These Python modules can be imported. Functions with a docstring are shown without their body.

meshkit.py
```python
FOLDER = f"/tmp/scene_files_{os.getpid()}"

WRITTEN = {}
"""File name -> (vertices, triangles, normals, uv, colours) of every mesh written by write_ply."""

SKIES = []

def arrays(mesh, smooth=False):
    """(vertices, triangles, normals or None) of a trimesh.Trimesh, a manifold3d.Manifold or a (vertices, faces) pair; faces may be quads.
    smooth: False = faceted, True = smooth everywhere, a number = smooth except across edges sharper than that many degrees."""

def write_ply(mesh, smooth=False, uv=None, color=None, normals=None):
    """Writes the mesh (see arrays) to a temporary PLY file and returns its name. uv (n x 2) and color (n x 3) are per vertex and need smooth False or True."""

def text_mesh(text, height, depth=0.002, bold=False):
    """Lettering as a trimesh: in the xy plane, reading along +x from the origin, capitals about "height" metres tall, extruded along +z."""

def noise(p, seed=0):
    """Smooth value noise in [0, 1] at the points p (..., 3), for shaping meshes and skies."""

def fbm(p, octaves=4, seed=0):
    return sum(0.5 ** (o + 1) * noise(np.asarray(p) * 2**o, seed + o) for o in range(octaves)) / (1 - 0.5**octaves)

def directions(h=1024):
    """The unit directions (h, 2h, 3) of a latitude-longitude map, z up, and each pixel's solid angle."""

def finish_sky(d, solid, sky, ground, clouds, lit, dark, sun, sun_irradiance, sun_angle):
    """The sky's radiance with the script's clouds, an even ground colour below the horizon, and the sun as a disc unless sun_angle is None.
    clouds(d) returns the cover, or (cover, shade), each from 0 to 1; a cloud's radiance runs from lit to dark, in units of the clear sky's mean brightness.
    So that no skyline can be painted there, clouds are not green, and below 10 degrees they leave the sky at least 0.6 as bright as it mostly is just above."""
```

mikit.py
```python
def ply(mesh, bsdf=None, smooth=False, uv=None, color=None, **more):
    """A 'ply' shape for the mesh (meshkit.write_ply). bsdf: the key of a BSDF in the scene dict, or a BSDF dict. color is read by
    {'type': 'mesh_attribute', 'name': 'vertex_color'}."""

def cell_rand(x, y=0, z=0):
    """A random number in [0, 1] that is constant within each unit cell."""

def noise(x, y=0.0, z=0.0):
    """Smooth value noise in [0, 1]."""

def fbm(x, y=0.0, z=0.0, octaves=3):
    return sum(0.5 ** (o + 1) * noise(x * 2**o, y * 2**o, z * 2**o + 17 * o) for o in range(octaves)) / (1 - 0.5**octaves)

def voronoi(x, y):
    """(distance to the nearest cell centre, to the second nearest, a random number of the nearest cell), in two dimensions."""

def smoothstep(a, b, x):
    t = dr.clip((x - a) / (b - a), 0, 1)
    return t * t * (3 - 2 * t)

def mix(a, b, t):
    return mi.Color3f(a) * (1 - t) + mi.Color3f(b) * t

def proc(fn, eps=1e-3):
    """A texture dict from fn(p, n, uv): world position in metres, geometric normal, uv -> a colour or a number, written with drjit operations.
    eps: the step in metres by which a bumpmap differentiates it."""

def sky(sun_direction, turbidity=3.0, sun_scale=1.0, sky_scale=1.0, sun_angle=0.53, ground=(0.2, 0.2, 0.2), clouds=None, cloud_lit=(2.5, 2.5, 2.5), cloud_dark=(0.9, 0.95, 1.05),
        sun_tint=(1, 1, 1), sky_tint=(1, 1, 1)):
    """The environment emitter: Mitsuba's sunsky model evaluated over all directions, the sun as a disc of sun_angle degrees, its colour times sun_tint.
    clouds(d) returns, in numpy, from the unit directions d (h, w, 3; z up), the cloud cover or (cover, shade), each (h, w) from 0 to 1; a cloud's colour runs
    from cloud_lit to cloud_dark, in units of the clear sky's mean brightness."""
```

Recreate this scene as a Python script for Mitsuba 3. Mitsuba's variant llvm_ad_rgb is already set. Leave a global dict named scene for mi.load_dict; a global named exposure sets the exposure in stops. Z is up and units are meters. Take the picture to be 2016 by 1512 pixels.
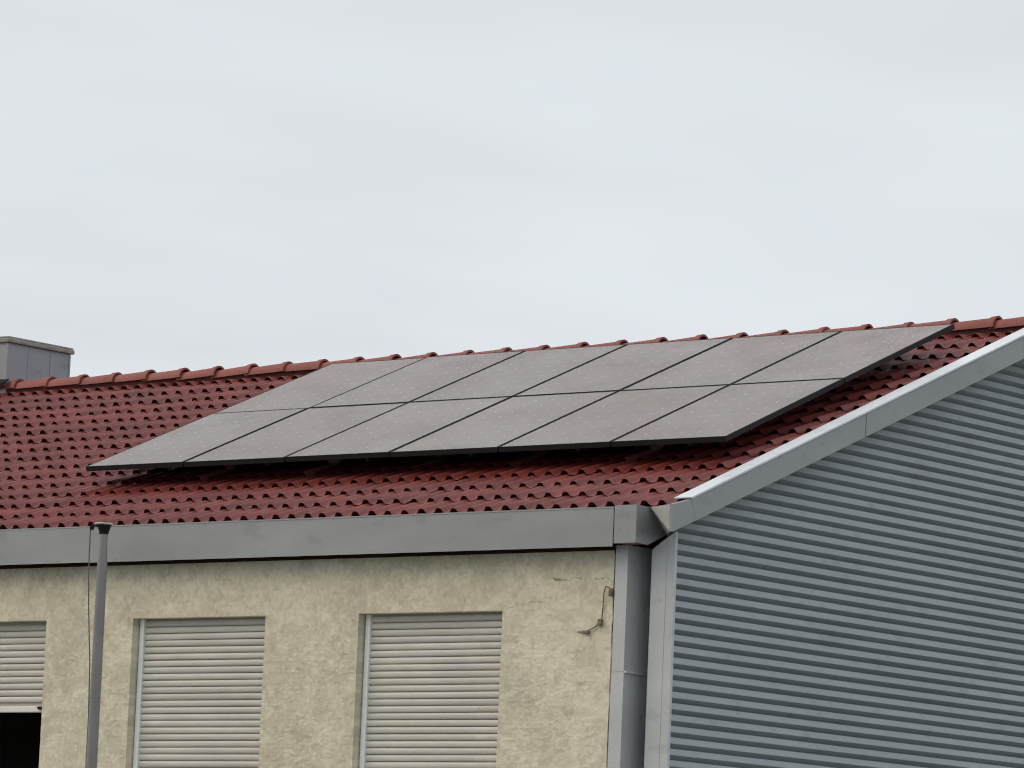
import math, random
import numpy as np, trimesh, drjit as dr, mitsuba as mi, mikit
from mikit import proc, noise, fbm, mix, smoothstep, cell_rand, voronoi
import meshkit
from shapely.geometry import Polygon, box as sbox

T = mi.ScalarTransform4f
rng = random.Random(7)
scene, labels = {'type': 'scene'}, {}

# ------------------------------------------------------------------ camera, sky, exposure
CAM = np.array([25.0857, -25.9959, 1.6])
FWD = np.array([-0.608199, 0.783232, 0.129002])
UP = np.array([0.045973, -0.127487, 0.990774])
scene['camera'] = {'type': 'thinlens', 'fov': 12.2908, 'fov_axis': 'x', 'near_clip': 1.0, 'far_clip': 4000.0,
                   'aperture_radius': 0.012, 'focus_distance': 37.0,
                   'to_world': T().look_at(origin=CAM.tolist(), target=(CAM + 10 * FWD).tolist(), up=UP.tolist())}
exposure = 1.75


def overcast(d):
    # like the standard overcast sky: brighter towards the unseen zenith, to light upward faces
    p = d / np.maximum(d[..., 2:3], 0.12)            # a flat cloud deck seen from below
    big = meshkit.fbm(p * 1.1 + 3.1, 4, 5)
    band = meshkit.fbm(p * np.array([2.2, 1.3, 1.0]) + 11.7, 4, 9)
    t = np.clip((d[..., 2] - 0.15) / 0.80, 0, 1)
    shade = 0.80 - 0.72 * t * t * (3 - 2 * t) + 0.50 * (0.6 * big + 0.4 * band - 0.5)
    return np.ones_like(shade), np.clip(shade, 0, 1)


scene['sky'] = mikit.sky((-0.62, -0.52, 0.62), turbidity=4.0, sun_scale=0.27, sun_angle=34, sky_scale=1.0, clouds=overcast,
                         cloud_lit=(3.72, 3.94, 4.08), cloud_dark=(1.94, 2.06, 2.15), sun_tint=(1.0, 0.97, 0.93), ground=(0.12, 0.12, 0.115))

# ------------------------------------------------------------------ helpers


def V(*a):
    return np.array(a, float)


def boxm(x0, x1, y0, y1, z0, z1):
    return trimesh.creation.box(extents=(x1 - x0, y1 - y0, z1 - z0), transform=trimesh.transformations.translation_matrix(((x0 + x1) / 2, (y0 + y1) / 2, (z0 + z1) / 2)))


def hull(points):
    return trimesh.convex.convex_hull(np.asarray(points, float))


def slab(points, off):
    """A thin closed plate over a (possibly slightly folded) polygon fan, thickened by the vector off."""
    p = np.asarray(points, float)
    k = len(p)
    q = p + np.asarray(off, float)
    f = [[0, i, i + 1] for i in range(1, k - 1)] + [[k, k + i + 1, k + i] for i in range(1, k - 1)]
    for i in range(k):
        j = (i + 1) % k
        f += [[i, k + i, k + j], [i, k + j, j]]
    m = trimesh.Trimesh(np.vstack([p, q]), f, process=False)
    trimesh.repair.fix_normals(m)
    return m


def tube(path, r, sections=8):
    parts = []
    path = [np.asarray(p, float) for p in path]
    for a, b in zip(path, path[1:]):
        if np.linalg.norm(b - a) > 1e-6:
            parts.append(trimesh.creation.cylinder(radius=r, segment=(a, b), sections=sections))
    for p in path[1:-1]:
        parts.append(trimesh.creation.icosphere(subdivisions=1, radius=r * 1.02).apply_translation(p))
    return cat(parts)


def cat(ms):
    return trimesh.util.concatenate(ms)


def chamfer_box(x0, x1, y0, y1, z0, z1, c):
    pts = []
    for sx, sy, sz in np.ndindex(2, 2, 2):
        p = V((x0, x1)[sx], (y0, y1)[sy], (z0, z1)[sz])
        s = V(1 - 2 * sx, 1 - 2 * sy, 1 - 2 * sz)
        for k in range(3):
            e = np.ones(3) * c
            e[k] = 0
            pts.append(p + s * e)
    return hull(pts)


_used = set()


def numbered(name):
    if name not in _used:
        _used.add(name)
        return name
    i = 1
    while f'{name}_{i:03d}' in _used:
        i += 1
    key = f'{name}_{i:03d}'
    _used.add(key)
    return key


def thing(name, label, category, group=None):
    key = numbered(name)
    labels[key] = {'label': label, 'category': category}
    if group:
        labels[key]['group'] = group
    return key


def part(parent, name, mesh, bsdf, smooth=False, label=None, kind=None, to_world=None):
    key = numbered(parent + '__' + name)
    d = dict(mesh) if isinstance(mesh, dict) else mikit.ply(mesh, None, smooth=smooth)
    d['bsdf'] = {'type': 'ref', 'id': bsdf}
    if to_world is not None:
        d['to_world'] = to_world
    scene[key] = d
    if label or kind:
        labels[key] = {}
        if label:
            labels[key]['label'] = label
        if kind:
            labels[key]['kind'] = kind
    return key


def material(key, **kw):
    scene[key] = {'type': 'twosided', 'bsdf': {'type': 'principled', **kw}}
    return key


def rgb(*c):
    return {'type': 'rgb', 'value': list(c)}


# ------------------------------------------------------------------ materials


def tile_colour(seed, tone):
    def fn(p, n, uv):
        a = fbm(p.x * 5 + seed, p.y * 5, p.z * 5, 3)
        b = noise(p.x * 60 + seed, p.y * 60, p.z * 60)
        c = mix((0.150 * tone, 0.022 * tone, 0.017 * tone), (0.218 * tone, 0.039 * tone, 0.029 * tone), smoothstep(0.25, 0.8, a * 0.75 + b * 0.25))
        lichen = smoothstep(0.66, 0.80, fbm(p.x * 16 + 7 + seed, p.y * 16, p.z * 16, 3))
        return mix(c, (0.20, 0.075, 0.066), 0.25 * lichen)
    return proc(fn)


for i, tone in enumerate((0.67, 0.74, 0.83)):
    material(f'mat_tile_{i}', base_color=tile_colour(3.7 * i, tone), roughness=0.55, specular=0.4)
def ridge_colour(p, n, uv):
    a = fbm(p.x * 5 + 2, p.y * 5, p.z * 5, 3)
    row = cell_rand((p.x - 2.256) / 0.39, 4.0, 2.0)
    return mix((0.17, 0.044, 0.035), (0.235, 0.069, 0.055), 0.6 * a + 0.4 * row)


material('mat_ridge', base_color=proc(ridge_colour), roughness=0.6, specular=0.35)
material('mat_underlay', base_color=rgb(0.13, 0.085, 0.06), roughness=0.9)


material('mat_mortar', base_color=rgb(0.13, 0.05, 0.042), roughness=0.95)


def zinc(base, var, seed, spec=0.5):
    def fn(p, n, uv):
        a = fbm(p.x * 1.6 + seed, p.y * 1.6 + 3, p.z * 4.0, 4)
        g = noise(p.x * 90 + seed, p.y * 90, p.z * 90)
        k = 1 + var * (a - 0.5) * 2 + 0.06 * (g - 0.5)
        spot = smoothstep(0.63, 0.75, fbm(p.x * 7 + seed, p.y * 7, p.z * 9 + 4, 3))
        k = k * (1 - 0.10 * spot)
        return mi.Color3f(base[0] * k, base[1] * k, base[2] * k)
    return proc(fn)


def metal_rough(r, seed):
    return proc(lambda p, n, uv: r + 0.12 * (fbm(p.x * 3 + seed, p.y * 3, p.z * 5, 3) - 0.5))


material('mat_fascia', base_color=zinc((0.27, 0.282, 0.284), 0.24, 1.0), roughness=metal_rough(0.42, 2), metallic=0.35, specular=0.5)
material('mat_barge', base_color=zinc((0.255, 0.268, 0.272), 0.14, 5.0), roughness=metal_rough(0.42, 9), metallic=0.35, specular=0.5)
material('mat_corner_plate', base_color=zinc((0.36, 0.36, 0.34), 0.12, 15.0), roughness=0.5, metallic=0.2, specular=0.5)
material('mat_corner_metal', base_color=zinc((0.44, 0.455, 0.46), 0.10, 25.0), roughness=0.45, metallic=0.25)
material('mat_soffit', base_color=rgb(0.20, 0.15, 0.11), roughness=0.9)
material('mat_flashing', base_color=zinc((0.54, 0.56, 0.59), 0.06, 8.0), roughness=0.30, metallic=0.30, specular=0.5)
material('mat_cladding', base_color=zinc((0.265, 0.295, 0.31), 0.11, 12.0), roughness=metal_rough(0.5, 5), metallic=0.0, specular=0.35)
material('mat_chimney', base_color=zinc((0.25, 0.265, 0.285), 0.10, 18.0), roughness=0.5, metallic=0.25)
material('mat_concrete', base_color=proc(lambda p, n, uv: mix((0.16, 0.16, 0.145), (0.32, 0.31, 0.28), fbm(p.x * 14, p.y * 14, p.z * 30, 4))), roughness=0.9)

CRACKS = [((5.485, 4.4936), (5.5515, 4.4777)),
          ((5.5515, 4.4777), (5.6507, 4.4856)),
          ((5.6507, 4.4856), (5.7241, 4.4787)),
          ((5.8491, 4.4777), (5.8958, 4.4817)),
          ((5.8958, 4.4817), (5.9484, 4.4797)),
          ((5.9484, 4.4797), (5.9831, 4.4628)),
          ((5.0801, 4.2911), (5.1396, 4.2971)),
          ((5.1396, 4.2971), (5.1843, 4.315)),
          ((5.1843, 4.315), (5.2389, 4.3239)),
          ((5.2736, 4.3308), (5.4324, 4.3408)),
          ((5.6805, 3.9369), (5.7102, 3.9667))]


def seg_dist(x, z, a, b):
    ux, uz = b[0] - a[0], b[1] - a[1]
    t = dr.clip(((x - a[0]) * ux + (z - a[1]) * uz) / (ux * ux + uz * uz), 0, 1)
    return dr.sqrt(dr.square(x - a[0] - t * ux) + dr.square(z - a[1] - t * uz))


def plaster_height(p):
    wx = 0.05 * (fbm(p.x * 9, p.z * 9, 1.0, 2) - 0.5)
    wz = 0.05 * (fbm(p.x * 9, p.z * 9, 8.0, 2) - 0.5)
    d = fbm((p.x + wx) * 17, p.y * 17, (p.z + wz) * 21, 4)
    e = fbm(p.x * 60, p.y * 60, p.z * 60, 2)
    return 0.010 * d + 0.004 * e


def plaster_colour(p, n, uv):
    wx = p.x + 0.07 * (fbm(p.x * 8, p.z * 8, 1.5, 3) - 0.5)
    wz = p.z + 0.05 * (fbm(p.x * 8, p.z * 8, 8.5, 3) - 0.5)
    big = fbm(wx * 1.3 + 5, wz * 1.3, 2.0, 3)
    mid = fbm(wx * 11, wz * 12 + 4, 7.0, 5)
    fine = fbm(wx * 48, wz * 48, 3.0, 3)
    c = mix((0.50, 0.463, 0.345), (0.665, 0.625, 0.487), smoothstep(0.30, 0.70, 0.28 * big + 0.40 * mid + 0.32 * fine))
    stain = smoothstep(0.50, 0.78, fbm(wx * 4 + 31, wz * 3.2, 1.0, 5))
    c = mix(c, (0.41, 0.38, 0.295), 0.35 * stain)
    fleck = smoothstep(0.66, 0.80, fbm(wx * 30 + 9, wz * 30, 5.0, 2))
    c = mix(c, (0.74, 0.71, 0.62), 0.35 * fleck)
    dirt = smoothstep(0.68, 0.82, fbm(wx * 22 + 77, wz * 26, 8.0, 2))
    c = mix(c, (0.34, 0.31, 0.245), 0.30 * dirt)
    wob_x = p.x + 0.03 * (fbm(p.x * 14, p.z * 14, 1.0, 3) - 0.5)
    wob_z = p.z + 0.05 * (fbm(p.x * 15, p.z * 15, 6.0, 3) - 0.5)
    d = mi.Float(9.0)
    for a, b in CRACKS:
        d = dr.minimum(d, seg_dist(wob_x, wob_z, a, b))
    width = 0.0018 + 0.014 * dr.maximum(noise(p.x * 17, p.z * 17, 9.0) - 0.3, 0.0)
    return mix(c, (0.10, 0.08, 0.06), 0.65 * (1 - smoothstep(width * 0.5, width, d)) )


scene['mat_plaster'] = {'type': 'twosided', 'bsdf': {'type': 'bumpmap', 'arbitrary': proc(lambda p, n, uv: plaster_height(p), eps=3e-3), 'scale': 1.0,
                        'bsdf': {'type': 'principled', 'base_color': proc(plaster_colour), 'roughness': 0.95, 'specular': 0.2}}}
material('mat_brick', base_color=proc(lambda p, n, uv: mix((0.05, 0.03, 0.028), (0.16, 0.085, 0.07), fbm(p.x * 30, p.y * 30, p.z * 9, 3))), roughness=0.95)


def slat_colour(p, n, uv):
    row = cell_rand(p.z * 20.4, dr.floor(p.x / 1.6), 3.0)
    a = fbm(p.x * 3.5, p.z * 9, 4.0, 3)
    s = smoothstep(0.58, 0.72, fbm(p.x * 6 + 4, p.z * 20, 9.0, 3))
    c = mix((0.43, 0.423, 0.377), (0.56, 0.55, 0.495), 0.4 * row + 0.6 * a)
    return mix(c, (0.42, 0.41, 0.36), 0.30 * s)


material('mat_slat', base_color=proc(slat_colour), roughness=0.5, specular=0.4)
material('mat_slat_web', base_color=rgb(0.42, 0.41, 0.37), roughness=0.8)
material('mat_rail_light', base_color=rgb(0.86, 0.86, 0.84), roughness=0.4, metallic=0.2)
material('mat_frame_pale', base_color=rgb(0.68, 0.65, 0.60), roughness=0.6)
material('mat_room', base_color=rgb(0.30, 0.29, 0.27), roughness=0.9)
material('mat_black_frame', base_color=rgb(0.012, 0.012, 0.013), roughness=0.65, specular=0.25)
material('mat_aluminium', base_color=rgb(0.26, 0.265, 0.275), roughness=0.35, metallic=0.8)
material('mat_hook', base_color=rgb(0.10, 0.095, 0.09), roughness=0.5, metallic=0.5)
material('mat_steel_dark', base_color=rgb(0.012, 0.012, 0.012), roughness=0.9, specular=0.2)
material('mat_pole', base_color=zinc((0.20, 0.19, 0.187), 0.12, 30.0), roughness=0.35, metallic=0.4)
material('mat_cap_rim', base_color=rgb(0.33, 0.30, 0.26), roughness=0.6)
material('mat_rope', base_color=rgb(0.12, 0.115, 0.11), roughness=0.9)
material('mat_cable', base_color=proc(lambda p, n, uv: mix((0.09, 0.068, 0.045), (0.22, 0.17, 0.115), noise(p.x * 40, p.y * 40, p.z * 40))), roughness=0.8)
material('mat_ground', base_color=proc(lambda p, n, uv: mix((0.09, 0.09, 0.087), (0.15, 0.147, 0.14), fbm(p.x * 0.7, p.y * 0.7, 1.0, 4))), roughness=0.95)

# ------------------------------------------------------------------ solar panel frame of reference (needed by the cell print)
PT = math.radians(22.3714)
PO = V(0.171, 0.766, 5.554)
PS = V(0, math.cos(PT), math.sin(PT))
PN = V(0, -math.sin(PT), math.cos(PT))
PW, PH = 1.0051, 1.5688


def cell_colour(p, n, uv):
    # printed glass: dark cells, thin pale ribbons, a white diamond where four cells meet
    u = (p.x - PO[0]) / PW
    v = ((p.y - PO[1]) * PS[1] + (p.z - PO[2]) * PS[2]) / PH
    a = ((u - dr.floor(u)) * PW - 0.028) / 0.1593
    b = ((v - dr.floor(v)) * PH - 0.030) / 0.1519
    inside = (a > -0.08) & (a < 6.08) & (b > -0.08) & (b < 10.08)
    fa, fb = dr.abs(a - dr.round(a)), dr.abs(b - dr.round(b))
    tone = cell_rand(a + 30 * dr.floor(u), b + 30 * dr.floor(v), 2.0)
    cloud = fbm(p.x * 2.1, p.y * 2.1, p.z, 3)
    k = 0.95 + 0.10 * tone + 0.3 * (cloud - 0.5)
    c = mi.Color3f(0.088 * k, 0.058 * k, 0.043 * k)
    gap = (fa < 0.010) | (fb < 0.010)
    c = dr.select(gap, mi.Color3f(0.078, 0.060, 0.049), c)
    c = mix(c, (0.23, 0.20, 0.18), 0.5 * (1 - smoothstep(0.06, 0.13, fa + fb)))
    return dr.select(inside, c, mi.Color3f(0.055, 0.046, 0.040))


def glass_rough(p, n, uv):
    return 0.28 + 0.16 * (fbm(p.x * 3, p.y * 3, p.z * 3, 3) - 0.5)


material('mat_cells', base_color=proc(cell_colour), roughness=proc(glass_rough), specular=0.5)

# ------------------------------------------------------------------ ground
key = numbered('ground')
scene[key] = mikit.ply(trimesh.Trimesh(V((-900), -900, 0, 900, -900, 0, 900, 900, 0, -900, 900, 0).reshape(4, 3), [[0, 1, 2], [0, 2, 3]], process=False), 'mat_ground')
labels[key] = {'label': 'grey paved yard on which the building stands', 'category': 'ground', 'kind': 'structure'}

# ------------------------------------------------------------------ building: roof reference plane
AL = math.radians(21.87)
E0 = V(0, -0.148, 4.989)
ES = V(0, math.cos(AL), math.sin(AL))
NR = V(0, -math.sin(AL), math.cos(AL))
S_APEX = 4.85
APEX = E0 + ES * S_APEX
XL, XR = -6.3, 6.60           # built extent of the roof
YB = 2 * APEX[1] + 0.148      # rear eave (mirror)


def RP(x, s, h=0.0):
    return E0 + V(x, 0, 0) + ES * s + NR * h


B = thing('building', 'cream plastered building with red tiled roof and grey corrugated metal gable', 'building')

# front wall with three window openings
YW = -0.20                      # plane of the plastered wall
WX0, WX1, WTOP = -6.3, 5.994, 4.668
W_Z0, W_Z1 = 2.86, 4.2753
WINS = [(-0.5016, 0.7735), (1.6368, 2.9119), (3.7752, 5.0553)]
poly = Polygon([(WX0, 0), (WX1, 0), (WX1, WTOP), (WX0, WTOP)])
for a, b in WINS + [(-2.64, -1.3649), (-4.7785, -3.5033)]:
    poly = poly.difference(sbox(a, W_Z0, b, W_Z1))
m = trimesh.creation.extrude_polygon(poly, 0.30, engine='earcut')
m.apply_transform(np.array([[1, 0, 0, 0], [0, 0, 1, YW], [0, 1, 0, 0], [0, 0, 0, 1.0]]))
trimesh.repair.fix_normals(m)
part(B, 'wall', m, 'mat_plaster', label='cream rough plaster wall with fine cracks')
# brickwork showing between the plaster edge and the corner flashing, and the blind walls behind
pts = []
rb = random.Random(3)
z = 0.0
edge = []
while z < WTOP:
    edge.append((WX1 - 0.002 + rb.uniform(-0.004, 0.009), z))
    z += rb.uniform(0.03, 0.12)
part(B, 'corner_brickwork', boxm(5.85, WX1 + 0.05, YW + 0.012, YW + 0.30, 0, WTOP), 'mat_brick', label='thin strip of bare brick at the corner flashing')
lips = []
for (xa, za), (xb, zb) in zip(edge, edge[1:]):
    lips.append(hull([V(x, y, z) for y in (YW + 0.001, YW + 0.011) for x, z in ((WX1 - 0.016, za), (xa, za), (xb, zb), (WX1 - 0.016, zb))]))
part(B, 'plaster_edge', cat(lips), 'mat_plaster')
part(B, 'rear_wall', boxm(WX0, 6.5, YB - 0.60, YB - 0.30, 0, 4.78), 'mat_plaster')
part(B, 'side_wall', boxm(WX0 - 0.002, WX0 + 0.25, YW + 0.31, YB - 0.61, 0, 4.78), 'mat_plaster')

# gable: wing wall and corrugated cladding
XK = 6.42
YK = -0.10


def top_z(y):
    """height of the barge board's top edge"""
    yy = y if y <= APEX[1] else 2 * APEX[1] - y
    return 5.004 + 0.401 * (yy + 0.166)


part(B, 'gable_wall', slab([V(6.24, YK + 0.16, 0), V(6.24, YB + 0.1, 0), V(6.24, YB + 0.1, 4.70), V(6.24, APEX[1], top_z(APEX[1]) - 0.12), V(6.24, YK + 0.16, top_z(YK + 0.16) - 0.12)], (0.13, 0, 0)), 'mat_barge')
pitch = 0.0767
z_line = 4.581                 # a dark line of the corrugation
n_w = 92
zz, xx = [], []
# pressed profile: a broad nearly upright face, a slanted underside and a narrow ledge hidden from below
for k in range(96):
    for ph, dx in ((0.0, -0.012), (0.20, -0.0075), (0.40, -0.003), (0.515, -0.0006), (0.55, 0.0), (0.585, -0.003), (0.98, -0.047), (0.998, -0.045)):
        zz.append(z_line + 28.78 * pitch - (k + ph) * pitch)
        xx.append(XK + dx)
NC = 22
vs, fs = [], []
for xk, zk in zip(xx, zz):
    # horizontal run of the sheet at this height: from the front edge (or the rake) to its mirror
    y0 = YK + 0.0305
    rake = (zk - (5.004 - 0.10)) / 0.401 - 0.166
    y0 = max(y0, rake)
    y1 = 2 * APEX[1] - y0
    if y0 > APEX[1] - 0.02:
        y0 = y1 = APEX[1]
    for c in range(NC):
        yc = y0 + (y1 - y0) * c / (NC - 1)
        wob = 0.006 * (meshkit.noise(np.array([yc * 0.9, zk * 0.55, 3.0])) - 0.5) + 0.003 * (meshkit.noise(np.array([yc * 2.3, zk * 1.4, 8.0])) - 0.5)
        vs.append(V(xk + wob, yc, zk))
for k in range(len(xx) - 1):
    for c in range(NC - 1):
        a = NC * k + c
        fs += [[a, a + NC, a + NC + 1], [a, a + NC + 1, a + 1]]
mcl = trimesh.Trimesh(np.array(vs), fs, process=False)
keep = np.array([v[2] > -0.5 for v in vs])
mcl.update_faces(keep[mcl.faces].all(1))
part(B, 'gable_cladding', mcl, 'mat_cladding', smooth=25, label='grey horizontally corrugated metal cladding of the gable')
# edge trim of the cladding (front strip facing the yard, with a rounded return)
part(B, 'edge_trim', cat([hull([V(x, y, z) for x, zt in ((6.235, 4.678), (6.358, 4.755)) for y in (YK, YK + 0.16) for z in (0, zt)]), hull([V(x, y, z) for x, zt in ((6.3585, 4.756), (6.424, 4.795)) for y in (YK + 0.003, YK + 0.030) for z in (0, zt)])]), 'mat_corner_metal', label='pale grey vertical edge trim of the corrugated gable')
# corner flashing of the plastered wall: front leg and side leg, made of two lengths
for z0, z1, dx in ((0.0, 3.8406, 0.0), (3.8431, 4.70, -0.003)):
    part(B, 'corner_flashing', cat([boxm(6.0139, 6.1191 + dx, YW - 0.014 - dx, YW - 0.010 - dx, z0, z1), boxm(6.1191 - 0.004 + dx, 6.1191 + dx, YW - 0.0099 - dx, 0.40, z0, z1)]), 'mat_corner_metal', label='upper length of grey corner flashing' if z0 > 0 else 'lower length of grey corner flashing')
part(B, 'flashing_joint', cat([boxm(6.1191 + 0.0005, 6.1191 + 0.014, YW - 0.008, -0.01, 3.8347, 3.8486), ]), 'mat_flashing', label='bright folded lip across the corner flashing')
part(B, 'slot_back', boxm(6.0, 6.238, 0.41, 0.45, 0, 4.95), 'mat_brick')

# ---- roof
R_ = B + '__roof'
deck = slab([RP(XL, 0.09, -0.075), RP(XR - 0.06, 0.09, -0.075), RP(XR - 0.06, S_APEX, -0.075), RP(XL, S_APEX, -0.075)], -NR * 0.05)
part(B, 'roof', deck, 'mat_underlay', label='dark red tiled gable roof')
rearN = NR * V(1, -1, 1)


def mir(p):
    return V(p[0], 2 * APEX[1] - p[1], p[2])


part(R_, 'rear_deck', slab([mir(RP(XL, 0.09, -0.075)), mir(RP(XR - 0.06, 0.09, -0.075)), mir(RP(XR - 0.06, S_APEX - 0.01, -0.075)), mir(RP(XL, S_APEX - 0.01, -0.075))], -rearN * 0.05), 'mat_underlay')

# tile: double roll, 0.30 m cover, 0.312 m gauge
TW, GAUGE, TLEN = 0.2985, 0.312, 0.375
ROLL0 = 1.27                   # x of one roll centre


def tile_mesh(seed, short=1.0):
    r = random.Random(seed)
    us = np.linspace(0, 1, 17)                       # across
    ss = np.array([0.0, 0.05, 0.2, TLEN])            # up the slope
    lift0 = 0.0075 + r.uniform(-0.001, 0.002)
    tw = r.uniform(-0.003, 0.003)

    def h(u, s):
        v = (u * 2) % 1.0 if u < 1 else 0.0
        d = min(abs(v - 0.5), 0.5)
        e = min(1.0, max(0.0, (0.32 - d) / 0.24))
        roll = e * e * (3 - 2 * e)
        amp = 0.038 - 0.028 * s / TLEN
        drop = -0.005 if s == 0 else 0.0
        return lift0 * (1 - s / TLEN) + amp * roll - 0.022 + tw * (u - 0.5) + drop * 0.6
    top = np.array([[(u - 0.5) * (TW + 0.006), s - (0.004 if s == 0 else 0), h(u, s)] for s in ss for u in us])
    nu = len(us)
    f = []
    for j in range(len(ss) - 1):
        for i in range(nu - 1):
            a = j * nu + i
            f += [[a, a + 1, a + nu + 1], [a, a + nu + 1, a + nu]]
    # front rim and underside
    k = len(top)
    rim = np.array([[(u - 0.5) * (TW + 0.006), 0.002, h(u, 0) - 0.006] for u in us])
    und = np.array([[(u - 0.5) * (TW + 0.006), 0.16, h(u, 0.16) - 0.010] for u in us])
    f += [q for i in range(nu - 1) for q in ([i, k + i + 1, i + 1], [i, k + i, k + i + 1])]
    f += [q for i in range(nu - 1) for q in ([k + i, k + nu + i + 1, k + i + 1], [k + i, k + nu + i, k + nu + i + 1])]
    allv = np.vstack([top, rim, und])
    allv[:, 1] *= short
    return trimesh.Trimesh(allv, f, process=False)


tile_variants = [mikit.ply(tile_mesh(i), None, smooth=45) for i in range(4)]
tile_raw = [tile_mesh(i) for i in range(4)]
tile_raw += [tile_mesh(0, 0.36)]               # the course cut short under the ridge
tile_variants += [mikit.ply(tile_raw[4], None, smooth=45)]
BASIS = np.eye(4)
BASIS[:3, 0], BASIS[:3, 1], BASIS[:3, 2] = (1, 0, 0), ES, NR


def tile_matrix(x, s, r):
    M = BASIS.copy()
    yaw = r.gauss(0, 0.008)
    c, sn = math.cos(yaw), math.sin(yaw)
    M[:3, :3] = M[:3, :3] @ np.array([[c, -sn, 0], [sn, c, 0], [0, 0, 1]])
    M[:3, 3] = RP(x + r.gauss(0, 0.0015), s + r.gauss(0, 0.006), r.gauss(0, 0.0018))
    return M


def project(p):
    d = np.asarray(p) - CAM
    right = np.cross(FWD, UP)
    zc = d @ FWD
    f = 1008 / math.tan(math.radians(12.2908 / 2))
    return 1008 + f * (d @ right) / zc, 756 - f * (d @ UP) / zc


cols = [ROLL0 + TW / 4 + TW * k for k in range(-26, 18)]
rows_n = 16
shown, rest = [], []
rt = random.Random(11)
for j in range(rows_n):
    s = j * GAUGE
    if s > S_APEX - 0.12:
        continue
    for x in cols:
        if x - TW / 2 < XL or x + TW / 2 > XR + 0.03:
            continue
        M = tile_matrix(x, s, rt)
        c = RP(x, s + 0.15)
        # position on the panel field, as seen along the slope
        hid = 0.1 < x < 6.0 and 1.12 < s < 4.2
        px, py = project(c)
        (shown if (px > -35 and not hid) else rest)  .append((M, 4 if s > S_APEX - 0.3 else rt.randrange(4), rt.randrange(3), -np.linalg.norm(c - CAM)))
shown.sort(key=lambda q: -q[3])
rest += shown[300:]
shown = shown[:300]
for M, v, c, _ in shown:
    part(R_, 'tile', tile_variants[v], f'mat_tile_{c}', to_world=T(M))
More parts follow.
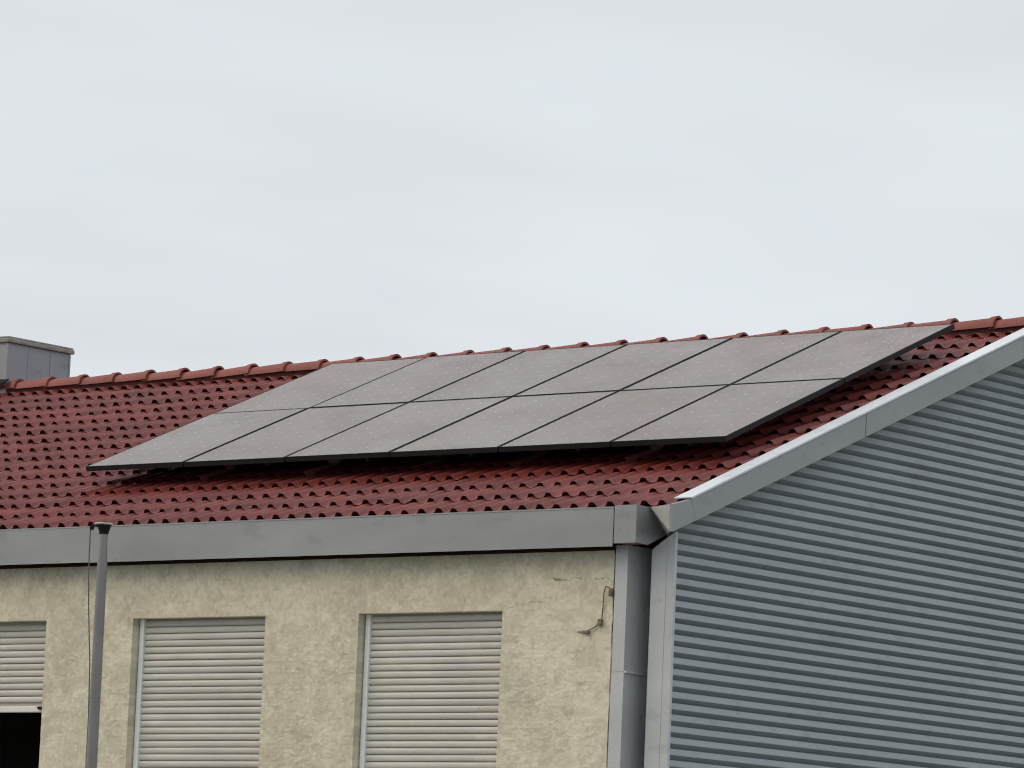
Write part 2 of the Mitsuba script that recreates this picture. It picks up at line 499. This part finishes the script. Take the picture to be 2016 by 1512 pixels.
for c in range(1):
    ms = []
    for M, v, cc, _ in rest:
        q = tile_raw[v].copy()
        q.apply_transform(M)
        ms.append(q)
    part(R_, 'tiles', cat(ms), 'mat_tile_1', smooth=45, kind='stuff')
    ms = []
    for M, v, cc, _ in rest + shown:
        if abs(M[0, 3]) < 9:
            q = tile_raw[v].copy()
            q.apply_transform(M)
            q.vertices[:, 1] = 2 * APEX[1] - q.vertices[:, 1]
            q.invert()
            ms.append(q)
    part(R_, 'rear_tiles', cat(ms), 'mat_tile_1', smooth=45, kind='stuff')

# ridge tiles
RPITCH = 0.3900
RJ0 = 2.256                    # x of one joint (right-hand, proud end of a tile)


def ridge_mesh(seed):
    r = random.Random(seed)
    L = RPITCH + 0.05
    xs = [-L, -L * 0.5, -0.055, -0.05, 0.0, 0.0]
    rad = [0.068, 0.073, 0.077, 0.085, 0.087, 0.072]
    ang = np.linspace(-1, 1, 11)
    vv = []
    for x, q in zip(xs, rad):
        for a in ang:
            t = a * math.radians(88)
            vv.append(V(x, q * 1.04 * math.sin(t), 1.12 * q * math.cos(t)))
    n = len(ang)
    f = []
    for j in range(len(xs) - 1):
        for i in range(n - 1):
            a = j * n + i
            f += [[a, a + n, a + n + 1], [a, a + n + 1, a + 1]]
    m = trimesh.Trimesh(np.array(vv), f, process=False)
    return m


ridge_variants = [mikit.ply(ridge_mesh(i), None, smooth=40) for i in range(1)]
rr = random.Random(5)
for k in range(-25, 13):
    xj = RJ0 + RPITCH * k
    if xj < XL or xj > XR + 0.3 or -4.75 < xj < -4.02:
        continue
    M = np.eye(4)
    tilt = 0.030 + rr.gauss(0, 0.008)
    yaw = rr.gauss(0, 0.008)
    M[:3, :3] = np.array([[math.cos(tilt), 0, -math.sin(tilt)], [0, 1, 0], [math.sin(tilt), 0, math.cos(tilt)]]) @ np.array([[math.cos(yaw), -math.sin(yaw), 0], [math.sin(yaw), math.cos(yaw), 0], [0, 0, 1]])
    M[:3, 3] = V(xj, APEX[1], APEX[2] + 0.012 + rr.gauss(0, 0.002))
    part(R_, 'ridge_tile', ridge_variants[0], 'mat_ridge', to_world=T(M))

mort = []
for xa, xb in ((XL, -4.74), (-4.08, XR - 0.05)):
    mort.append(boxm(xa, xb, APEX[1] - 0.034, APEX[1] + 0.034, APEX[2] - 0.10, APEX[2] + 0.045))
part(R_, 'ridge_mortar', cat(mort), 'mat_mortar')

# barge: lower return piece, then lengths of barge board up the rake; pale cover flashing on top
X1 = 6.60
E2T, E2B = V(X1, -0.379, 4.946), V(X1, -0.368, 4.764)
ST, SB = V(X1, -0.166, 5.004), V(X1, -0.127, 4.857)
part(B, 'barge_board', slab([E2T, E2B, SB + V(0, -0.002, 0), ST + V(0, -0.002, 0)], (-0.03, 0, 0)), 'mat_barge', label='short lowest piece of the grey metal barge board')
joints = [0.0, 1.955, 4.0, 6.0]
for a, b in ((-0.166, 1.905), (1.910, 3.985), (3.990, APEX[1])):
    z0, z1 = top_z(a), top_z(b)
    lo = 0.147 if a < 0 else 0.165
    sh = 0.039 if a < 0 else 0.0
    prd = 0.0 if a < 0 else (0.002 if a < 3 else 0.0)
    part(B, 'barge_board', slab([V(X1 + prd, a, z0), V(X1 + prd, a + sh, z0 - lo), V(X1 + prd, b, z1 - 0.165), V(X1 + prd, b, z1)], (-0.03, 0, 0)), 'mat_barge')
part(B, 'rear_barge_board', slab([V(X1, APEX[1], top_z(APEX[1])), V(X1, APEX[1], top_z(APEX[1]) - 0.165), V(X1, YB + 0.15, top_z(YB + 0.15) - 0.165), V(X1, YB + 0.15, top_z(YB + 0.15))], (-0.03, 0, 0)), 'mat_barge')
sC0 = -0.03
cov = [(6.462, 0.036), (6.612, 0.038), (6.612, 0.026), (6.606, 0.026), (6.606, 0.030), (6.462, 0.028)]
vv = [RP(x, s, h) for s in (sC0, S_APEX + 0.03) for x, h in cov]
n = len(cov)
f = []
for i in range(n):
    j = (i + 1) % n
    f += [[i, j, n + j], [i, n + j, n + i]]
f += [[0, 1, 5], [1, 4, 5], [1, 2, 3], [1, 3, 4]] + [[n, n + 5, n + 1], [n + 1, n + 5, n + 4], [n + 1, n + 3, n + 2], [n + 1, n + 4, n + 3]]
mcv = trimesh.Trimesh(np.array(vv), f, process=False)
trimesh.repair.fix_normals(mcv)
part(B, 'verge_flashing', mcv, 'mat_flashing', label='bright pale metal verge flashing along the gable edge')

# box gutter fascia with soffit and corner closing plates
YF = -0.35
part(B, 'fascia', cat([boxm(XL, 1.300, YF, YF + 0.004, 4.680, 4.938), boxm(XL, 1.300, YF - 0.004, YF + 0.016, 4.9385, 4.948)]), 'mat_fascia', label='left length of the grey metal box gutter fascia')
part(B, 'fascia', cat([boxm(1.303, 6.085, YF - 0.001, YF + 0.004, 4.678, 4.938), boxm(1.303, 6.085, YF - 0.005, YF + 0.016, 4.9385, 4.948)]), 'mat_fascia', label='right length of the grey metal box gutter fascia')
part(B, 'soffit_board', cat([boxm(XL, 6.09, YF + 0.006, 0.10, 4.765, 4.772), boxm(XL, 6.0, 0.03, 0.09, 4.40, 4.764), boxm(6.0905, 6.27, YF + 0.021, YW - 0.002, 4.703, 4.710)]), 'mat_soffit')
part(B, 'verge_soffit', slab([V(6.36, a, top_z(a) - 0.150) for a in (-0.14, APEX[1])] + [V(6.568, a, top_z(a) - 0.150) for a in (APEX[1], -0.14)], (0, 0, 0.01)), 'mat_soffit')
part(B, 'gutter_trough', cat([boxm(XL, 6.275, YF + 0.005, -0.03, 4.80, 4.804), boxm(XL, 6.275, -0.03, -0.026, 4.80, 4.93)]), 'mat_underlay')
part(B, 'gutter_end_sleeve', cat([boxm(6.098, 6.2785, YF - 0.007, YF - 0.0015, 4.703, 4.955), boxm(6.098, 6.2785, YF - 0.0075, YF + 0.02, 4.698, 4.7025)]), 'mat_fascia', label='grey metal end sleeve of the box gutter')
XC = 6.282
part(B, 'gutter_end_cap', slab([V(XC, YF - 0.006, 4.955), V(XC, YF - 0.006, 4.702), V(XC, -0.218, 4.695), V(XC, -0.007, 4.785), V(XC, -0.206, 4.954)], (-0.003, 0, 0)), 'mat_barge', label='dark recessed end cap of the box gutter')
part(B, 'corner_plate', slab([V(XC + 0.002, -0.206, 4.954), V(XC + 0.002, -0.007, 4.785), E2B + V(-0.031, 0, 0), E2T + V(-0.031, 0, 0)], (0.0, 0.004, 0)), 'mat_corner_plate', label='pale triangular closing plate at the roof corner')

# roller shutters, rails, the half-open window
prof = [(0.000, 0.0), (-0.0045, 0.004), (-0.0072, 0.013), (-0.0080, 0.022), (-0.0070, 0.031), (-0.0040, 0.040), (0.000, 0.0430), (0.006, 0.0430), (0.006, 0.0)]
SP = 0.0488


def slat_mesh(x0, x1):
    vv = [V(x, y, z) for x in (x0, x1) for y, z in prof]
    n = len(prof)
    f = []
    for i in range(n):
        j = (i + 1) % n
        f += [[i, n + j, j], [i, n + i, n + j]]
    f += [[0, i, i + 1] for i in range(1, n - 1)] + [[n, n + i + 1, n + i] for i in range(1, n - 1)]
    m = trimesh.Trimesh(np.array(vv), f, process=False)
    trimesh.repair.fix_normals(m)
    return m


YS = YW + 0.088                     # set-back of the shutter in the reveal
rs = random.Random(23)
names = ['roller shutter half raised above the dark window', 'closed roller shutter nearest the flagpole on its right', 'closed roller shutter nearest the building corner']
for w, (a, b) in enumerate(WINS):
    sh = part(B, 'roller_shutter', boxm(a + 0.03, b - 0.03, YS + 0.0125, YS + 0.016, (3.6392 if w == 0 else W_Z0 + 0.01), W_Z1 + 0.05), 'mat_slat_web', label=names[w])
    sp = mikit.ply(slat_mesh(a + 0.050, b - 0.032), None, smooth=50)
    zt = W_Z1 - 0.012 - rs.uniform(0, 0.02)
    k = 0
    while True:
        z = zt - k * SP - 0.036
        if z < (3.6521 if w == 0 else W_Z0 + 0.02):
            break
        M = np.eye(4)
        M[:3, 3] = V(rs.gauss(0, 0.0012), YS + rs.gauss(0, 0.0012), z)
        ry = rs.gauss(0, 0.0010)
        rx = rs.gauss(0, 0.05)
        M[:3, :3] = np.array([[math.cos(ry), 0, math.sin(ry)], [0, 1, 0], [-math.sin(ry), 0, math.cos(ry)]]) @ np.array([[1, 0, 0], [0, math.cos(rx), -math.sin(rx)], [0, math.sin(rx), math.cos(rx)]])
        # rotate about the slat's middle
        mid = V((a + b) / 2, 0, 0.02)
        M[:3, 3] += mid - M[:3, :3] @ mid
        part(sh, 'slat', sp, 'mat_slat', to_world=T(M))
        k += 1
    part(sh, 'guide_rail', chamfer_box(a + 0.012, a + 0.050, YS - 0.024, YS + 0.02, W_Z0, W_Z1 + 0.002, 0.004), 'mat_rail_light', label='pale left guide rail')
    part(sh, 'guide_rail', chamfer_box(b - 0.032, b - 0.0005, YS - 0.024, YS + 0.02, W_Z0, W_Z1 + 0.002, 0.004), 'mat_rail_light')
    if w == 0:
        part(sh, 'bottom_bar', chamfer_box(a + 0.052, b - 0.034, YS - 0.016, YS + 0.012, 3.5965, 3.6422, 0.006), 'mat_frame_pale', label='pale bottom bar of the raised shutter')
        part(sh, 'stopper', hull([V(0.6643, YS - 0.030, 3.6392), V(0.714, YS - 0.030, 3.6392), V(0.6792, YS - 0.030, 3.6164), V(0.704, YS - 0.030, 3.6164), V(0.6643, YS - 0.0165, 3.6392), V(0.714, YS - 0.0165, 3.6392), V(0.6792, YS - 0.0165, 3.6164), V(0.704, YS - 0.0165, 3.6164)]), 'mat_steel_dark')
        wd = part(B, 'window', cat([boxm(a - 2.2, b + 0.9, 4.0, 4.02, 2.0, 4.6), boxm(a - 2.22, a - 2.2, YW + 0.31, 4.0, 2.0, 4.6), boxm(b + 0.9, b + 0.92, YW + 0.31, 4.0, 2.0, 4.6),
                                        boxm(a - 2.2, b + 0.9, YW + 0.31, 4.0, 4.6, 4.62), boxm(a - 2.2, b + 0.9, YW + 0.31, 4.0, 1.98, 2.0)]), 'mat_room', label='open window with a dark room behind it')
        part(wd, 'frame', cat([boxm(b - 0.036, b - 0.001, YS + 0.03, YS + 0.09, W_Z0 + 0.02, 3.5846), boxm(a + 0.001, a + 0.05, YS + 0.03, YS + 0.09, W_Z0 + 0.02, 3.5846)]), 'mat_frame_pale', label='pale window frame')
    else:
        part(B, 'window_board', boxm(a, b, YW + 0.14, YW + 0.16, W_Z0, W_Z1 + 0.0), 'mat_slat')
for a, b in ((-2.64, -1.3649), (-4.7785, -3.5033)):
    part(B, 'window_board', boxm(a, b, YW + 0.10, YW + 0.16, W_Z0, W_Z1), 'mat_slat')
for a, b in WINS:
    part(B, 'window_sill', boxm(a - 0.03, b + 0.03, YW - 0.05, YW + 0.20, W_Z0 - 0.035, W_Z0 - 0.003), 'mat_fascia')

# chimney on the ridge
CX1 = -4.103
ch = part(B, 'chimney', boxm(-4.72, CX1, 4.285, 5.093, 6.3, 7.222), 'mat_chimney', label='grey metal clad chimney behind the ridge')
part(ch, 'cover_slab', cat([chamfer_box(-4.75, CX1 + 0.028, 4.262, 5.125, 7.224, 7.262, 0.006), chamfer_box(-4.742, CX1 + 0.020, 4.270, 5.117, 7.2625, 7.280, 0.005)]), 'mat_concrete', label='weathered concrete cover slab')
part(ch, 'standing_seam', cat([boxm(CX1 + 0.0005, CX1 + 0.003, 4.545 + d, 4.572 + d, 6.5, 7.215) for d in (0, 0.29)] + [chamfer_box(CX1 - 0.02, CX1 + 0.006, 4.279, 4.300, 6.5, 7.216, 0.003), chamfer_box(CX1 - 0.02, CX1 + 0.006, 5.078, 5.099, 6.5, 7.216, 0.003)]), 'mat_chimney')
part(ch, 'flashing', slab([V(-4.80, 4.20, 6.845), V(CX1 + 0.04, 4.20, 6.845), V(CX1 + 0.04, 4.283, 6.895), V(-4.80, 4.283, 6.895)], (0, 0, -0.01)), 'mat_steel_dark')

# ------------------------------------------------------------------ solar panels on four rails
PB = np.eye(4)
PB[:3, 1], PB[:3, 2] = PS, PN


def PP(x, s, h):
    return PO + V(x, 0, 0) + PS * s + PN * h


def panel_local(mesh):
    mesh.apply_transform(PB)
    return mesh


FW, FH = 0.011, 0.038
w_, h_ = PW - 0.017, PH - 0.013
g_ply = mikit.ply(panel_local(boxm(FW, w_ - FW, FW, h_ - FW, -0.008, -0.0015)), None)
bars = [boxm(0, w_, 0, FW, -FH, 0), boxm(0, w_, h_ - FW, h_, -FH, 0), boxm(0, FW, FW, h_ - FW, -FH, 0), boxm(w_ - FW, w_, FW, h_ - FW, -FH, 0)]
b_ply = [mikit.ply(panel_local(x), None) for x in bars]
k_ply = mikit.ply(panel_local(boxm(FW, w_ - FW, FW, h_ - FW, -0.0135, -0.0105)), None)
ordinal = ['leftmost', 'second from left', 'third from left', 'third from right', 'second from right', 'rightmost']
for j in range(2):
    for i in range(6):
        t = thing('solar_panel', f"dark framed solar panel, {ordinal[i]} in the {'lower row nearest the gutter' if j == 0 else 'upper row just below the ridge'}", 'solar panel', 'solar panels on the tiled roof')
        rp = random.Random(100 + 6 * j + i)
        M = np.eye(4)
        ang = rp.gauss(0, 0.0012)
        M[:3, 3] = PP(i * PW + 0.0085, j * PH + 0.0065, rp.gauss(0, 0.0015)) 
        part(t, 'glass', g_ply, 'mat_cells', to_world=T(M))
        for q in range(4):
            part(t, 'frame', b_ply[q], 'mat_black_frame', to_world=T(M))
        part(t, 'back_sheet', k_ply, 'mat_black_frame', to_world=T(M))
names4 = ['lowest', 'second lowest', 'second highest', 'highest']
for k, s in enumerate((0.48, 1.26, 1.90, 2.80)):
    t = thing('mounting_rail', f'{names4[k]} of four aluminium rails carrying the solar panels', 'rail', 'mounting rails under the solar panels')
    def rbox(x0, x1, s0, s1, h0, h1):
        m = boxm(x0, x1, s0, s1, h0, h1)
        P4 = PB.copy()
        P4[:3, 3] = PO
        m.apply_transform(P4)
        return m
    part(t, 'profile', rbox(0.06, PW * 6 - 0.12, s - 0.020, s + 0.020, -0.080, -FH - 0.002), 'mat_aluminium')
    for x in np.arange(0.45, 6.0, 0.985):
        part(t, 'roof_hook', cat([rbox(x - 0.016, x + 0.016, s - 0.026, s - 0.0205, -0.168, -0.045), rbox(x - 0.016, x + 0.016, s - 0.026, s + 0.09, -0.1735, -0.1685)]), 'mat_hook')

# ------------------------------------------------------------------ flagpole in front of the facade
FP = thing('flagpole', 'slim grey flagpole with dark conical cap standing before the plastered wall', 'flagpole')
PX, PY = 3.884, -3.0
m = trimesh.creation.revolve(np.array([[0.0, 0.0], [0.037, 0.0], [0.0355, 3.6], [0.033, 4.34], [0.026, 4.48], [0.026, 4.55], [0.0, 4.55]]), sections=24)
part(FP, 'pole', m.apply_translation((PX, PY, 0)), 'mat_pole', smooth=40)
m = trimesh.creation.revolve(np.array([[0.0, 4.545], [0.029, 4.545], [0.032, 4.560], [0.043, 4.592], [0.046, 4.606], [0.0, 4.606]]), sections=24)
part(FP, 'cap', m.apply_translation((PX, PY, 0)), 'mat_steel_dark', smooth=40, label='dark conical flagpole cap')
m = trimesh.creation.revolve(np.array([[0.0, 4.6065], [0.060, 4.6065], [0.062, 4.612], [0.058, 4.620], [0.0, 4.624]]), sections=24)
part(FP, 'cap_disc', m.apply_translation((PX - 0.005, PY, 0)), 'mat_cap_rim', smooth=40)
part(FP, 'pulley', cat([tube([V(PX - 0.04, PY, 4.602), V(PX - 0.105, PY - 0.005, 4.606)], 0.008), trimesh.creation.cylinder(radius=0.016, height=0.012, sections=14).apply_transform(trimesh.transformations.rotation_matrix(math.pi / 2, (1, 0, 0))).apply_translation((PX - 0.108, PY, 4.592))]), 'mat_steel_dark')
part(FP, 'halyard', tube([V(PX - 0.122, PY, 4.590), V(PX - 0.118, PY, 4.30), V(PX - 0.100, PY, 4.05), V(PX - 0.055, PY - 0.01, 3.70), V(PX - 0.043, PY - 0.008, 3.35), V(PX - 0.042, PY - 0.006, 1.2)], 0.0042), 'mat_rope')

# ------------------------------------------------------------------ loose cable on the wall by the corner
CB = thing('cable', 'short loose brown cable hanging on the plaster beside the corner flashing', 'cable')
Y = YW - 0.012
part(CB, 'wire', tube([V(5.9901, Y - 0.008, 4.4033), V(5.9702, Y - 0.02, 4.4201), V(5.9523, Y - 0.02, 4.4152), V(5.9345, Y - 0.01, 4.3785), V(5.9246, Y, 4.3338), V(5.9216, Y, 4.2594), V(5.9166, Y, 4.1899), V(5.9007, Y - 0.01, 4.1651), V(5.869, Y, 4.1522), V(5.8055, Y, 4.1264), V(5.7499, Y, 4.1165), V(5.7152, Y, 4.1165)], 0.0042), 'mat_cable')
part(CB, 'clamp', chamfer_box(5.9742, 6.0059, YW - 0.03, YW, 4.3566, 4.4082, 0.006), 'mat_cable')
part(CB, 'connector', hull([V(5.8869, YW - 0.03, 4.1552), V(5.9206, YW - 0.03, 4.1582), V(5.9236, YW - 0.03, 4.1949), V(5.8988, YW - 0.03, 4.2018), V(5.8869, YW - 0.004, 4.1552), V(5.9206, YW - 0.004, 4.1582), V(5.9236, YW - 0.004, 4.1949), V(5.8988, YW - 0.004, 4.2018)]), 'mat_cable')
part(CB, 'connector', chamfer_box(5.7678, 5.8174, YW - 0.028, YW - 0.004, 4.1026, 4.1264, 0.005), 'mat_cable')
